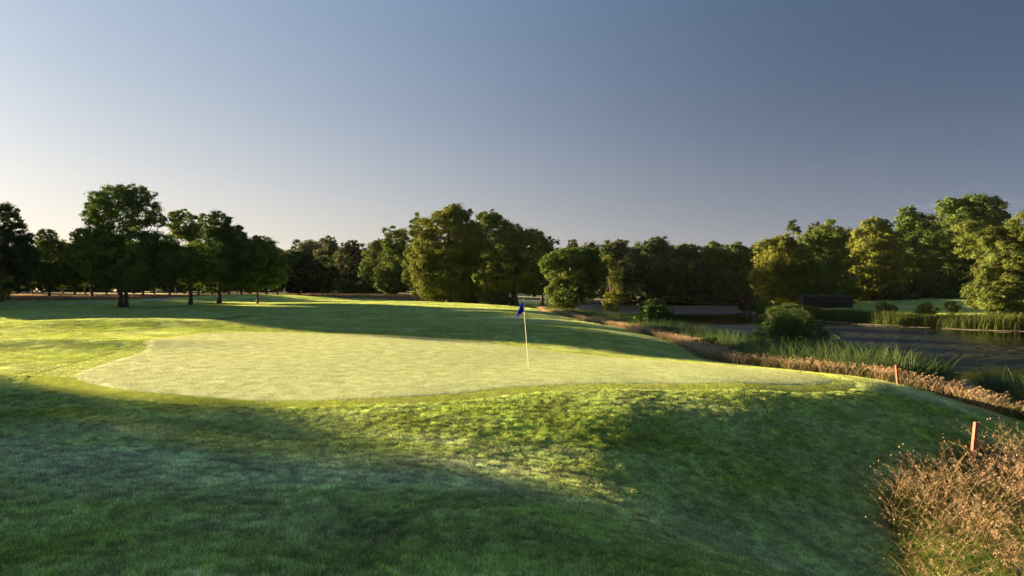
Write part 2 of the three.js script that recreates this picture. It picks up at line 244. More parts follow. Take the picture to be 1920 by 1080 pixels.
// ---------------------------------------------------------------- water
{
  const n = 2048, a = new Uint8Array(n * n * 4), hgt = new Float32Array(n * n), sx = 112, sd = 127, x0 = 8, d0 = 22;
  const ripple = (x, d) => {
    const edge = 0.35 * fbm(x * 0.05, d * 0.12, 3);
    let k = 0.04;
    k = Math.max(k, 1.6 * smooth(94, 100, d + 8 * edge) * (x < 60 ? 1 : 0.4));
    k = Math.max(k, smooth(68, 60, d + 10 * edge - 0.1 * x) * smooth(30, 34, d + 12 * edge) * smooth(46, 34, x + 0.15 * (60 - d) + 14 * edge));
    k = Math.max(k, 0.5 * smooth(31, 27, d + 8 * edge));
    return k;
  };
  for (let j = 0; j < n; j++) for (let i = 0; i < n; i++) {
    const x = x0 + (i + 0.5) / n * sx, d = d0 + (j + 0.5) / n * sd, k = ripple(x, d);
    const w = noise(x * 1.4 + 0.6 * d, d * 1.9 - 0.3 * x) * 0.6 + noise(x * 3.1, d * 3.7, 8) * 0.3 + noise(x * 0.6 + 9, d * 1.0) * 0.35;
    hgt[j * n + i] = w * k;
  }
  const cell = [sx / n, sd / n];
  for (let j = 0; j < n; j++) for (let i = 0; i < n; i++) {      // slopes of the waves as a normal map
    const gx = (hgt[j * n + Math.min(n - 1, i + 1)] - hgt[j * n + Math.max(0, i - 1)]) / (2 * cell[0]) * 0.25, gd = (hgt[Math.min(n - 1, j + 1) * n + i] - hgt[Math.max(0, j - 1) * n + i]) / (2 * cell[1]) * 0.26, l = Math.hypot(gx, gd, 1), q = (j * n + i) * 4;
    a[q] = 127.5 + 127.5 * -gx / l; a[q + 1] = 127.5 + 127.5 * -gd / l; a[q + 2] = 127.5 + 127.5 / l; a[q + 3] = 255;
  }
  const t = new THREE.DataTexture(a, n, n); t.magFilter = THREE.LinearFilter; t.needsUpdate = true;
  const m2 = 512, rb = new Uint8Array(m2 * m2 * 4); for (let j = 0; j < m2; j++) for (let i = 0; i < m2; i++) { const q = (j * m2 + i) * 4; rb[q] = rb[q + 2] = 0; rb[q + 1] = 255 * (0.05 + 0.32 * Math.min(1, ripple(x0 + (i + 0.5) / m2 * sx, d0 + (j + 0.5) / m2 * sd))); rb[q + 3] = 255; }
  const rt = new THREE.DataTexture(rb, m2, m2); rt.magFilter = THREE.LinearFilter; rt.needsUpdate = true;      // wavelets too small to see, where the wind ruffles the water
  const pts = lake.points.map(([x, d]) => new THREE.Vector2(x, d)), tris = THREE.ShapeUtils.triangulateShape(pts, []), pos = [], uv = [], idx = [];
  for (const p of pts) { pos.push(p.x, WATER, -p.y); uv.push((p.x - x0) / sx, (p.y - d0) / sd); }
  for (const [p, q, s] of tris) idx.push(p, q, s);
  const g = sheet(pos, idx, null, uv); if (g.attributes.normal.getY(0) < 0) { g.index.array.reverse(); g.computeVertexNormals(); }
  top(new THREE.Mesh(g, new THREE.MeshPhysicalMaterial({ color: new THREE.Color().setRGB(0.012, 0.014, 0.007), roughness: 1, roughnessMap: rt, ior: 1.33, normalMap: t })), 'lake_water', 'dark lake with wind ripples and tree reflections', 'water', null, 'structure');
}
// path on the left
{
  const line = spline([[-120, 72], [-80, 78], [-66, 83], [-60, 94], [-58, 106], [-62, 122], [-72, 150]], 60, false), pos = [], uv = [], idx = [];
  line.forEach(([x, d], i) => { const p = line[Math.max(0, i - 1)], q = line[Math.min(line.length - 1, i + 1)], l = Math.hypot(q[0] - p[0], q[1] - p[1]), nx = (q[1] - p[1]) / l, nd = -(q[0] - p[0]) / l; for (let k = 0; k <= 4; k++) { const o = (k / 4 - 0.5) * 2.6, px = x + nx * o, pd = d + nd * o; pos.push(px, ground(px, pd) + 0.09, -pd); uv.push(px / 2, pd / 2); if (i && k) { const b = i * 5 + k, a = b - 5; idx.push(a - 1, b - 1, a, a, b - 1, b); } } });
  const g = sheet(pos, idx, null, uv); if (g.attributes.normal.getY(20) < 0) { g.index.array.reverse(); g.computeVertexNormals(); }
  top(new THREE.Mesh(g, std(0.3, 0.3, 0.31, 0.9, { map: softNoise })), 'path', 'narrow grey tarmac path curving past the left trees', 'path', null, 'structure');
}

// ---------------------------------------------------------------- trees
const LEAF = { lime: [0.075, 0.135, 0.026], oak: [0.1, 0.155, 0.026], gold: [0.145, 0.175, 0.026], willow: [0.11, 0.15, 0.03], dark: [0.056, 0.092, 0.026], sallow: [0.1, 0.17, 0.04], brown: [0.09, 0.065, 0.03], grey: [0.075, 0.1, 0.04], yellow: [0.17, 0.17, 0.025] };
const barkMat = std(0.075, 0.062, 0.046, 1, { bumpMap: softBump, bumpScale: 0.03 });
const leafMat = leafy(0.3);
function tube(pts, radii, sides = 7) {
  const pos = [], idx = [], uv = [], n = pts.length, a = new THREE.Vector3(), b = new THREE.Vector3();
  for (let i = 0; i < n; i++) {
    const t = pts[Math.min(n - 1, i + 1)].clone().sub(pts[Math.max(0, i - 1)]).normalize();
    a.set(1, 0, 0.3).cross(t).normalize(); b.copy(t).cross(a);
    for (let k = 0; k <= sides; k++) { const q = k / sides * 6.2832, c = Math.cos(q) * radii[i], s = Math.sin(q) * radii[i]; pos.push(pts[i].x + a.x * c + b.x * s, pts[i].y + a.y * c + b.y * s, pts[i].z + a.z * c + b.z * s); uv.push(k / sides, i * 0.7); if (i && k) { const v = i * (sides + 1) + k, u = v - sides - 1; idx.push(u - 1, u, v - 1, u, v, v - 1); } }
  }
  return sheet(pos, idx, null, uv);
}
function foliage(masses, seed, leaf, color, { clump = 0, cover = 1, slim = 0.7, droop = 0, ragged = 1 } = {}) {     // masses: [x, y, z, rx, ry, rz] in metres
  const r = rng(seed), pos = [], col = [], idx = [], g = () => (r() + r() + r() - 1.5) * 1.15;
  const n = new THREE.Vector3(), u = new THREE.Vector3(), v = new THREE.Vector3(), o = new THREE.Vector3();
  const put = (x, y, z, dx, dy, dz, tone) => {
    n.set(dx + g() * 0.9, dy + g() * 0.9, dz + g() * 0.9).normalize(); u.set(g(), g() - droop, g()).cross(n).normalize(); v.copy(n).cross(u);
    const s = leaf * (0.65 + 0.7 * r()), w = s * slim * 0.5, l = s * 0.5, f = s * 0.14, k = pos.length / 3;
    if (droop) { [u.x, v.x] = [v.x, u.x]; [u.y, v.y] = [v.y, u.y]; [u.z, v.z] = [v.z, u.z]; }
    pos.push(x - u.x * l, y - u.y * l, z - u.z * l, x + v.x * w + n.x * f, y + v.y * w + n.y * f, z + v.z * w + n.z * f, x + u.x * l, y + u.y * l, z + u.z * l, x - v.x * w + n.x * f, y - v.y * w + n.y * f, z - v.z * w + n.z * f);
    idx.push(k, k + 1, k + 2, k, k + 2, k + 3);
    for (let j = 0; j < 4; j++) col.push(color[0] * tone * (1 + 0.12 * hue), color[1] * tone, color[2] * tone);
  };
  let hue = 0;
  for (const [cx, cy, cz, rx, ry, rz] of masses) {
    const R = Math.cbrt(rx * ry * rz), rs0 = clump || clamp(0.3 * R, 0.35, 1.7), count = Math.max(9, Math.round(1.25 * 4 * Math.PI * R * R / (Math.PI * rs0 * rs0)));
    for (let i = 0; i < count; i++) {
      const y = 1 - 2 * (i + 0.5) / count, a = i * 2.39996 + r() * 0.8, q = Math.sqrt(1 - y * y), dx = Math.cos(a) * q + g() * 0.12, dy = y + g() * 0.12, dz = Math.sin(a) * q + g() * 0.12;
      const rs = rs0 * (0.55 + 0.85 * r()), reach = 0.82 + 0.19 * g() * ragged, ox = cx + dx * rx * reach, oy = cy + dy * ry * reach, oz = cz + dz * rz * reach, toneB = 0.8 + 0.4 * r();
      hue = g();
      const m = cover * 9 * rs * rs / (leaf * leaf * slim * 0.7), sprays = 8;
      for (let q2 = 0; q2 < sprays; q2++) {
        o.set(g() + dx * 0.6, g() + dy * 0.6 + 0.1, g() + dz * 0.6).normalize();
        const far = rs * (0.45 + 0.6 * r() + (r() < 0.12 ? 0.4 * r() : 0)), sx = ox + o.x * far, sy = oy + o.y * far * 0.8, sz = oz + o.z * far, sr = rs * (0.2 + 0.24 * r()), qx = o.x, qy = o.y, qz = o.z, toneS = toneB * (0.85 + 0.3 * r());
        for (let k = 0; k < m / sprays; k++) { const ax = g(), ay = g(), az = g(); put(sx + ax * sr * 1.2, sy + ay * sr * 0.75, sz + az * sr * 1.2, qx * 0.6 + ax, qy * 0.6 + ay + 0.5, qz * 0.6 + az, toneS * (0.8 + 0.4 * r())); }
      }
    }
    const m = Math.round(cover * 2.6 * R * R / (leaf * leaf * slim * 0.7));
    for (let k = 0; k < m; k++) { o.set(g(), g(), g()).normalize(); const t = 0.75 * Math.cbrt(r()); put(cx + o.x * rx * t, cy + o.y * ry * t, cz + o.z * rz * t, o.x, o.y, o.z, 0.9); }
  }
  return sheet(pos, idx, col);
}
// A tree whose trunk stands at distance d under pixel px of the photograph; its crown masses are measured there as [px, py, half width, half height, depth offset in metres]
function tree(name, label, px, d, masses, kind, opts = {}) {
  const { group, seed = Math.round(px * 7 + d * 13), leaf = Math.max(0.17, 0.0029 * d), trunk = 0.028, stems = 1, category = 'tree', base } = opts;
  const x0 = (px - 960) / FOCAL * d, y0 = (base ?? ground(x0, d)) - 0.05, r = rng(seed + 5);
  const ms = masses.map(([cx, cy, rx, ry, dz = 0], i) => { const k = d / FOCAL; return [(cx - 960) * k - x0, EYE - (cy - HORIZON) * k - y0, dz, rx * k, ry * k, (opts.deep ?? 0.9) * rx * k]; });
  const high = Math.max(...ms.map((m) => m[1] + m[4])), g = new THREE.Group(); g.position.set(x0, y0, -d);
  const bits = [], R = opts.girth ?? 0.72 * trunk * high;
  for (let s = 0; s < stems; s++) {
    const sx = stems > 1 ? (s - (stems - 1) / 2) * R * 2.0 : 0, m0 = ms[0], lean = (r() - 0.5) * 0.3, pts = [], rad = [];
    for (let i = 0; i <= 7; i++) { const t = i / 7, y = t * m0[1] * 1.15; pts.push(new THREE.Vector3(mix(sx, m0[0] * 0.7 + sx * 1.5 + lean, t ** 1.6) + 0.06 * Math.sin(t * 7 + s), y, (r() - 0.5) * 0.1 + m0[2] * t * 0.6)); rad.push(R * (1 - 0.55 * t) * (1 + 0.45 * Math.exp(-y / (R * 1.4))) / Math.sqrt(stems) ** 0.6); }
    bits.push(tube(pts, rad, 9));
    const limbs = opts.limbs ?? 6;
    for (let q = 0; q < limbs; q++) {
      const m = ms[q % ms.length], st = pts[Math.min(6, 3 + (q % 4))], a = r() * 6.28, e = new THREE.Vector3(m[0] + Math.cos(a) * m[3] * 0.75, m[1] + (r() - 0.3) * m[4] * 0.8, m[2] + Math.sin(a) * m[5] * 0.75), mid = st.clone().lerp(e, 0.5).add(new THREE.Vector3(0, -0.06 * high * (r() - 0.2), 0));
      bits.push(tube([st, st.clone().lerp(mid, 0.6), mid, mid.clone().lerp(e, 0.6), e], [R * 0.42, R * 0.34, R * 0.26, R * 0.16, R * 0.06], 5));
    }
  }
  part(g, 'trunk', mergeGeometries(bits), barkMat);
  const crown = part(g, 'crown', foliage(ms, seed, leaf, LEAF[kind], opts), leafMat);
  top(g, name, label, category, group);
  return g;
}
function another(src, label, px, d, scale, turnBy, group) {
  const c = src.clone(); c.name = numbered(src.name.replace(/_\d{3}$/, '')); const x = (px - 960) / FOCAL * d; c.position.set(x, ground(x, d) - 0.05, -d); c.rotation.y = turnBy; c.scale.setScalar(scale); scene.add(c); shade(c);
  c.userData = { label, category: src.userData.category, ...(group ? { group } : {}) }; return c;
}
// left row
const hero = tree('broadleaf_tree', 'tall double-trunked tree with a waisted crown, foremost of the left row', 231, 73, [[232, 488, 76, 50], [228, 398, 54, 42, 0.5], [196, 470, 40, 45, 1], [285, 480, 34, 45, -1], [297, 412, 9, 13], [185, 390, 20, 20], [250, 372, 32, 24]], 'lime', { stems: 2, girth: 0.3, leaf: 0.2, ragged: 1.25, cover: 0.84 });
tree('broadleaf_tree', 'loose-topped tree just right of the tall double-trunked tree', 357, 81, [[350, 475, 38, 50], [345, 420, 26, 22, 0.5], [360, 500, 46, 32]], 'oak', { ragged: 1.5, cover: 0.85 });
tree('broadleaf_tree', 'steep pointed-crown tree third in the left row', 411, 88, [[410, 480, 50, 55], [404, 425, 28, 26], [440, 465, 28, 40], [400, 515, 50, 22]], 'lime', { ragged: 1.1 });
tree('broadleaf_tree', 'slim-trunked tree with sunlit right edge at the end of the left row', 482, 87, [[490, 495, 38, 40], [484, 460, 14, 16], [510, 505, 24, 30], [470, 512, 30, 28]], 'oak', { trunk: 0.022 });
tree('broadleaf_tree', 'large dark tree cut off by the left edge of the picture', 2, 98, [[0, 480, 52, 58], [5, 415, 28, 34], [35, 480, 30, 45], [-40, 470, 40, 60]], 'dark', {});
tree('broadleaf_tree', 'small upright tree standing in the tan meadow on the left', 92, 126, [[94, 490, 34, 42], [88, 448, 16, 18], [100, 515, 32, 20]], 'oak', { trunk: 0.022 });
tree('broadleaf_tree', 'sparse dark tree behind the left shoulder of the tall double-trunked tree', 172, 128, [[150, 480, 22, 40], [170, 500, 34, 34], [158, 445, 18, 14]], 'dark', { ragged: 1.5, cover: 0.8 });
tree('evergreen_tree', 'squat dark dome-shaped tree beyond the end of the left row', 561, 138, [[560, 512, 36, 34], [548, 490, 20, 20], [585, 520, 24, 26]], 'dark', { ragged: 0.8 });
tree('evergreen_tree', 'small dark tree next to the squat dark dome-shaped tree', 604, 142, [[606, 515, 22, 32], [618, 525, 18, 22]], 'dark', { trunk: 0.02 });
// far middle
const far1 = tree('broadleaf_tree', 'broad grey-green far tree above the squat dark dome', 568, 205, [[566, 490, 32, 36], [590, 480, 18, 18], [570, 530, 34, 22]], 'grey', { leaf: 0.55 });
const far2 = tree('broadleaf_tree', 'pointed hazy far tree left of the round hazy one', 616, 190, [[616, 500, 24, 38], [618, 462, 11, 18], [616, 532, 28, 20]], 'grey', { leaf: 0.5 });
const far3 = tree('broadleaf_tree', 'rounded hazy far tree with a sunlit left side', 658, 182, [[656, 502, 27, 40], [658, 465, 14, 14], [658, 533, 30, 19]], 'grey', { leaf: 0.5, ragged: 0.8 });
tree('broadleaf_tree', 'narrow far tree between the hazy round tree and the tall oak group', 706, 165, [[706, 500, 18, 44], [708, 460, 10, 12], [690, 510, 14, 30]], 'oak', { leaf: 0.42 });
tree('broadleaf_tree', 'tall layered tree with sunlit left side left of the largest central tree', 740, 150, [[738, 500, 30, 42], [742, 452, 22, 24], [726, 520, 24, 26], [764, 500, 18, 36]], 'oak', { leaf: 0.4 });
tree('broadleaf_tree', 'half-hidden tree at the left flank of the largest central tree', 784, 135, [[786, 500, 24, 36], [778, 470, 16, 22], [790, 430, 20, 24], [772, 520, 18, 18]], 'oak', { leaf: 0.38 });
const big = tree('broadleaf_tree', 'largest central tree, its golden foliage sweeping down to the ground', 842, 104, [[842, 450, 50, 56], [840, 505, 58, 54], [800, 470, 24, 50, 1], [880, 470, 36, 56, -1], [815, 535, 34, 26, 2], [880, 540, 44, 28], [850, 405, 30, 16]], 'gold', { leaf: 0.27, girth: 0.55 });
tree('broadleaf_tree', 'tall tree behind and right of the largest central tree', 925, 118, [[925, 455, 40, 48], [918, 412, 22, 14], [945, 480, 36, 56]], 'oak', { leaf: 0.33, girth: 0.5 });
tree('broadleaf_tree', 'spreading oak with deep lobed foliage behind the blue flag', 965, 97, [[945, 495, 38, 40], [985, 480, 40, 48], [915, 520, 26, 22, 1], [965, 450, 24, 22], [1000, 525, 34, 26, -1], [955, 535, 30, 14, 1]], 'gold', { leaf: 0.26, girth: 0.55, ragged: 1.4 });
tree('broadleaf_tree', 'dark tree with sparse top between the spreading oak and the waterside tree', 1016, 108, [[1015, 480, 24, 40], [1002, 446, 14, 14], [1030, 500, 20, 40]], 'lime', { leaf: 0.3, ragged: 1.5 });
tree('broadleaf_tree', 'rounded waterside tree leaning over the lake with a lit left lobe', 1066, 74, [[1078, 510, 46, 36], [1032, 492, 18, 15, 1], [1085, 485, 34, 18], [1060, 550, 32, 28, 0.5], [1118, 512, 22, 22, -0.5], [1095, 545, 22, 22, -1]], 'oak', { leaf: 0.2, girth: 0.35, ragged: 1.3 });
tree('broadleaf_tree', 'slender sapling with hanging lit leaves right of the waterside tree', 1146, 82, [[1148, 510, 13, 22], [1157, 545, 9, 26], [1140, 490, 8, 10], [1144, 568, 14, 16]], 'gold', { leaf: 0.2, girth: 0.1, cover: 0.7 });
// far shore of the lake
tree('broadleaf_tree', 'dark rounded far-shore tree nearest the waterside tree', 1170, 148, [[1168, 500, 42, 42], [1150, 470, 24, 14], [1185, 535, 44, 38]], 'dark', { leaf: 0.42 });
tree('broadleaf_tree', 'highest dark tree in the clump across the far water', 1236, 150, [[1236, 500, 44, 48], [1228, 462, 20, 14], [1250, 540, 50, 34]], 'dark', { leaf: 0.42 });
tree('broadleaf_tree', 'dark domed tree at the right end of the far-shore clump', 1288, 152, [[1286, 505, 36, 44], [1282, 475, 22, 16], [1292, 542, 42, 32]], 'dark', { leaf: 0.42 });
tree('broadleaf_tree', 'paler narrow tree standing right of the far-shore clump', 1345, 150, [[1342, 490, 22, 32], [1338, 470, 14, 14], [1352, 536, 34, 38]], 'oak', { leaf: 0.42 });
tree('broadleaf_tree', 'double-headed far tree left of the wooded right bank', 1395, 146, [[1380, 480, 20, 24], [1410, 495, 24, 34], [1395, 540, 36, 34]], 'lime', { leaf: 0.42 });
// right bank wood
tree('broadleaf_tree', 'sunlit tree at the lakeside tip of the right bank wood', 1452, 104, [[1455, 490, 36, 44], [1440, 530, 30, 36, 1], [1470, 462, 22, 20], [1478, 530, 34, 40]], 'gold', { leaf: 0.28 });
tree('willow_bush', 'brownish drooping bush hanging over the water at the wood tip', 1408, 101, [[1408, 566, 18, 16], [1398, 572, 12, 10]], 'brown', { leaf: 0.24, girth: 0.1, category: 'bush' });
tree('broadleaf_tree', 'broad rounded tree above the dark waterside shed', 1540, 104, [[1535, 490, 50, 52], [1550, 445, 32, 24], [1510, 530, 38, 34, 1], [1570, 525, 36, 38], [1535, 560, 44, 14, 2]], 'oak', { leaf: 0.28, ragged: 1.3 });
tree('broadleaf_tree', 'tall tree with pale gold left lobes right of the tree above the shed', 1636, 112, [[1632, 465, 36, 44], [1612, 500, 30, 30, 2], [1660, 490, 36, 60], [1630, 540, 50, 32], [1640, 425, 22, 16]], 'gold', { leaf: 0.3 });
tree('broadleaf_tree', 'dark tree with a small knobbly top in the right bank wood', 1712, 116, [[1708, 420, 26, 22], [1700, 400, 12, 12], [1715, 470, 40, 48], [1712, 530, 48, 36]], 'lime', { leaf: 0.3, ragged: 1.4 });
tree('broadleaf_tree', 'tallest right bank tree with a wide flat-topped crown', 1818, 118, [[1820, 398, 50, 24], [1785, 385, 22, 12], [1845, 384, 26, 14], [1868, 410, 18, 18], [1800, 450, 50, 40], [1800, 520, 60, 44]], 'lime', { leaf: 0.3, ragged: 1.4, girth: 0.55 });
tree('willow_tree', 'sunlit willow leaning out at the right edge of the picture', 1912, 64, [[1905, 470, 60, 48], [1880, 510, 46, 46, 1], [1860, 550, 44, 30, 1], [1905, 565, 66, 34], [1935, 440, 40, 34], [1850, 440, 22, 28, -2]], 'willow', { leaf: 0.2, slim: 0.4, clump: 0.8, ragged: 1.1, cover: 0.9 });
for (const [px, d, rx, ry, y] of [[1600, 118, 40, 34, 545], [1680, 108, 34, 18, 560], [1745, 112, 40, 26, 550], [1790, 106, 36, 18, 560], [1845, 108, 40, 30, 545], [1500, 112, 40, 30, 550]])
  tree('understorey_bush', 'dark understorey bush in the shade below the right bank wood', px, d, [[px, y, rx, ry], [px + 14, y + 6, rx * 0.7, ry * 0.7]], 'dark', { leaf: 0.3, girth: 0.12, category: 'bush', group: 'understorey bushes of the right bank wood' });
{ // bare conifer top above the wood
  const d = 124, k = d / FOCAL, x0 = (1486 - 960) * k, g = new THREE.Group(), y0 = ground(x0, d); g.position.set(x0, y0, -d);
  const ht = EYE - (412 - HORIZON) * k - y0, bits = [tube([0, 0.5, 0.85, 1].map((t) => new THREE.Vector3(0.15 * t, ht * t, 0)), [0.3, 0.18, 0.08, 0.02])], r = rng(77);
  const twigs = [];
  for (let i = 0; i < 26; i++) { const t = 0.84 + 0.155 * r(), a = r() * 6.28, l = (1.03 - t) * 9, s = new THREE.Vector3(0.15 * t, ht * t, 0), e = s.clone().add(new THREE.Vector3(Math.cos(a) * l, 0.1 * l, Math.sin(a) * l)); bits.push(tube([s, s.clone().lerp(e, 0.5).add(new THREE.Vector3(0, -0.1, 0)), e], [0.05, 0.035, 0.015], 4)); twigs.push([e.x * 0.75, e.y - 0.05, e.z * 0.75, 0.35, 0.14, 0.35]); }
  part(g, 'trunk', mergeGeometries(bits), barkMat); part(g, 'crown', foliage(twigs, 3, 0.26, LEAF.dark, { cover: 0.1, clump: 0.2 }), leafMat);
  top(g, 'conifer_tree', 'thin-topped conifer poking above the lit tip of the right bank wood', 'tree');
}
// trees of the grove behind the left row, and the wood that closes the view far behind
{
  const lab = 'shaded broadleaf tree in the grove behind the left row of trees', grp = 'grove behind the left row';
  const a = tree('grove_tree', lab, 318, 132, [[318, 505, 34, 34], [316, 475, 20, 16]], 'dark', { group: grp, trunk: 0.026, leaf: 0.38 });
  const b = tree('grove_tree', lab, 268, 138, [[268, 500, 30, 36], [275, 480, 20, 18]], 'lime', { group: grp, trunk: 0.026, leaf: 0.38 });
  const r = rng(91);
  for (const [px, d] of [[30, 160], [62, 150], [118, 158], [140, 145], [200, 150], [222, 170], [290, 160], [345, 152], [372, 140], [398, 150], [430, 142], [452, 132], [470, 150], [500, 145], [520, 135], [540, 158], [-30, 140], [-70, 125], [380, 175], [160, 180], [80, 185], [445, 180], [10, 190], [250, 190], [500, 185], [330, 195]]) another(r() < 0.5 ? a : b, lab, px, d, 0.85 + 0.25 * r(), r() * 6.28, grp);
  const lab2 = 'hazy far tree closing the view behind the grove and central trees', grp2 = 'far trees closing the view';
  for (let i = 0; i < 46; i++) { const px = -260 + i * 31 + 20 * r(), d = 235 + 70 * r(); another([far1, far2, far3][i % 3], lab2, px, d, 0.95 + 0.35 * r(), r() * 6.28, grp2); }
  const lab3 = 'dark wood tree behind the front trees of the lake shore', grp3 = 'wood behind the lake shore';
  for (let i = 0; i < 22; i++) { const px = 1120 + i * 40 + 20 * r(), d = (px < 1420 ? 168 : 140) + 18 * r(); another([far1, far2, far3][i % 3], lab3, px, d, (px > 1500 ? 0.95 : 0.8) + 0.12 * r(), r() * 6.28, grp3); }
}
// shrubs of the middle distance
const bush = (label, px, d, ms, kind, o = {}) => tree('shrub', label, px, d, ms, kind, { girth: 0.06, limbs: 8, category: 'shrub', ...o });
[[648, 541, 12, 13], [674, 540, 7, 13], [690, 542, 11, 12], [712, 542, 13, 12], [735, 543, 11, 11]].forEach(([px, y, rx, ry], i) => bush(['leftmost clipped dark shrub in the row below the hazy round tree', 'slim dark shrub second in the row below the far trees', 'middle dark shrub of the row below the far trees', 'dark shrub fourth in the row below the far trees', 'dark shrub at the right end of the row below the far trees'][i], px, 165, [[px, y, rx, ry]], 'lime', { leaf: 0.42, ragged: 0.6, group: 'row of dark shrubs' }));
bush('grey-green rounded shrub at the foot of the spreading oak', 925, 96, [[922, 556, 24, 13], [940, 560, 18, 10]], 'grey', { leaf: 0.25 });
bush('grey-green shrub left of the waterside tree foot', 1040, 84, [[1038, 562, 14, 14], [1048, 570, 12, 12]], 'grey', { leaf: 0.22 });
bush('dark leafy shrub standing alone in front of the far water', 1233, 50, [[1230, 592, 24, 20], [1228, 576, 10, 10], [1252, 600, 16, 12], [1212, 600, 12, 11]], 'lime', { leaf: 0.22, ragged: 1.4, clump: 0.4 });
bush('big feathery bright green willow shrub behind the right end of the green', 1482, 30.5, [[1480, 625, 46, 36], [1482, 602, 28, 22], [1438, 650, 36, 30], [1522, 648, 34, 30], [1480, 664, 66, 26], [1455, 612, 20, 20]], 'sallow', { leaf: 0.12, slim: 0.24, clump: 0.4, ragged: 2.0, cover: 0.34, girth: 0.05, droop: -1 });
bush('low green bush among the dry grass at the back right of the green', 1330, 33, [[1330, 655, 24, 16], [1318, 648, 12, 10]], 'lime', { leaf: 0.12, slim: 0.4, clump: 0.25 });
bush('tall yellow-green shrub on the sunlit far bank', 1737, 70, [[1738, 582, 13, 16], [1730, 594, 18, 12]], 'yellow', { leaf: 0.19, slim: 0.5, cover: 0.7 });
bush('rounded yellow shrub at the left end of the sunlit far bank', 1655, 76, [[1654, 578, 10, 9], [1668, 582, 14, 7]], 'yellow', { leaf: 0.19, cover: 0.8 });
bush('small pale shrub right of the tall yellow-green shrub', 1786, 74, [[1786, 580, 9, 12]], 'yellow', { leaf: 0.19, cover: 0.6 });
bush('yellow-flowered low shrub at the waterside tip of the far bank', 1470, 82, [[1472, 586, 12, 8], [1458, 588, 10, 7]], 'yellow', { leaf: 0.2 });
// trees left of the frame: their shade lies over the foreground and the fairway
{
  const lab = 'tall parkland tree left of the view whose shadow crosses the grass', grp = 'trees left of the view';
  const spot = (s, t) => [Math.cos(SUN_AZ) * s + Math.sin(SUN_AZ) * t, -Math.sin(SUN_AZ) * s + Math.cos(SUN_AZ) * t];        // s: across the sunlight, t: towards the sun
  const put = (src, s, t, k, turnBy) => { const c = src.clone(); c.name = numbered('parkland_tree'); const [x, d] = spot(s, t); c.position.set(x, ground(x, d) - 0.05, -d); c.scale.set(k, k, k); c.rotation.y = turnBy; c.userData = { label: lab, category: 'tree', group: grp }; scene.add(c); shade(c); };
  put(big, 2.4, 60, 0.95, 0.4); put(big, -5.5, 52, 0.9, 2); put(hero, -14, 64, 1, 3.3); put(big, -21, 58, 0.9, 1); put(hero, -1, 82, 1.0, 4.4);
  put(big, 29.6, 90, 1, 1.2); put(hero, 28.5, 100, 1.08, 2.2); put(big, 37, 112, 1, 2.6); put(hero, 42, 120, 1, 0.2); put(big, 48, 142, 1, 2); put(big, 57, 168, 1, 4); put(hero, 43, 150, 1, 5);
}

// ---------------------------------------------------------------- reeds, dry grass and the tall clump
function stemTuft(seed, n, height, spread, width, bend, color, { head = 0, headColor, radius = 0.3 } = {}) {      // blades or stems with seed heads
  const r = rng(seed), pos = [], col = [], idx = [], g = () => (r() + r() - 1);
  for (let i = 0; i < n; i++) {
    const a = r() * 6.283, q = radius * Math.sqrt(r()), x = Math.cos(a) * q, z = Math.sin(a) * q, h = height * (0.6 + 0.55 * r()), t = r() * 6.283, lx = Math.cos(t) * spread * h, lz = Math.sin(t) * spread * h, b = r() * 3.14, tone = 0.75 + 0.5 * r(), sway = bend * h * (0.3 + r());
    const at = (u) => [x + lx * u + Math.cos(t) * sway * u * u * u, h * (u - 0.28 * bend * u * u * u), z + lz * u + Math.sin(t) * sway * u * u * u];
    const seg = 4, w = width * (0.7 + 0.6 * r()), v0 = pos.length / 3;
    for (let k = 0; k <= seg; k++) { const [px, py, pz] = at(k / seg), ww = w * 0.5 * (head ? 1 - 0.5 * k / seg : (k < seg ? 1 - 0.18 * k : 0.1)); pos.push(px - Math.cos(b) * ww, py, pz - Math.sin(b) * ww, px + Math.cos(b) * ww, py, pz + Math.sin(b) * ww); for (let j = 0; j < 2; j++) col.push(color[0] * tone, color[1] * tone, color[2] * tone); if (k) { const c = v0 + k * 2; idx.push(c - 2, c - 1, c, c - 1, c + 1, c); } }
    if (head) for (let k = 0; k < 16; k++) {
      const u = 1 - head * r(), [px, py, pz] = at(u), s = 0.011 + 0.012 * r(), ox = px + g() * 0.018, oy = py + g() * 0.02, oz = pz + g() * 0.018, dx = g(), dy = 0.9 * r() - 0.2, dz = g(), l = Math.hypot(dx, dy, dz) || 1, c = pos.length / 3, e = r() * 6.28, tn = tone * (0.8 + 0.4 * r());
      pos.push(ox, oy, oz, ox + dx / l * s + Math.cos(e) * s * 0.3, oy + dy / l * s, oz + dz / l * s + Math.sin(e) * s * 0.3, ox + dx / l * s * 2, oy + dy / l * s * 2, oz + dz / l * s * 2, ox + dx / l * s - Math.cos(e) * s * 0.3, oy + dy / l * s, oz + dz / l * s - Math.sin(e) * s * 0.3); idx.push(c, c + 1, c + 2, c, c + 2, c + 3);
      for (let j = 0; j < 4; j++) col.push(headColor[0] * tn, headColor[1] * tn, headColor[2] * tn);
    }
  }
  return sheet(pos, idx, col);
}
const strawMat = leafy(0.35);
const W1 = (v = 1) => new THREE.Color().setRGB(v, v, v);
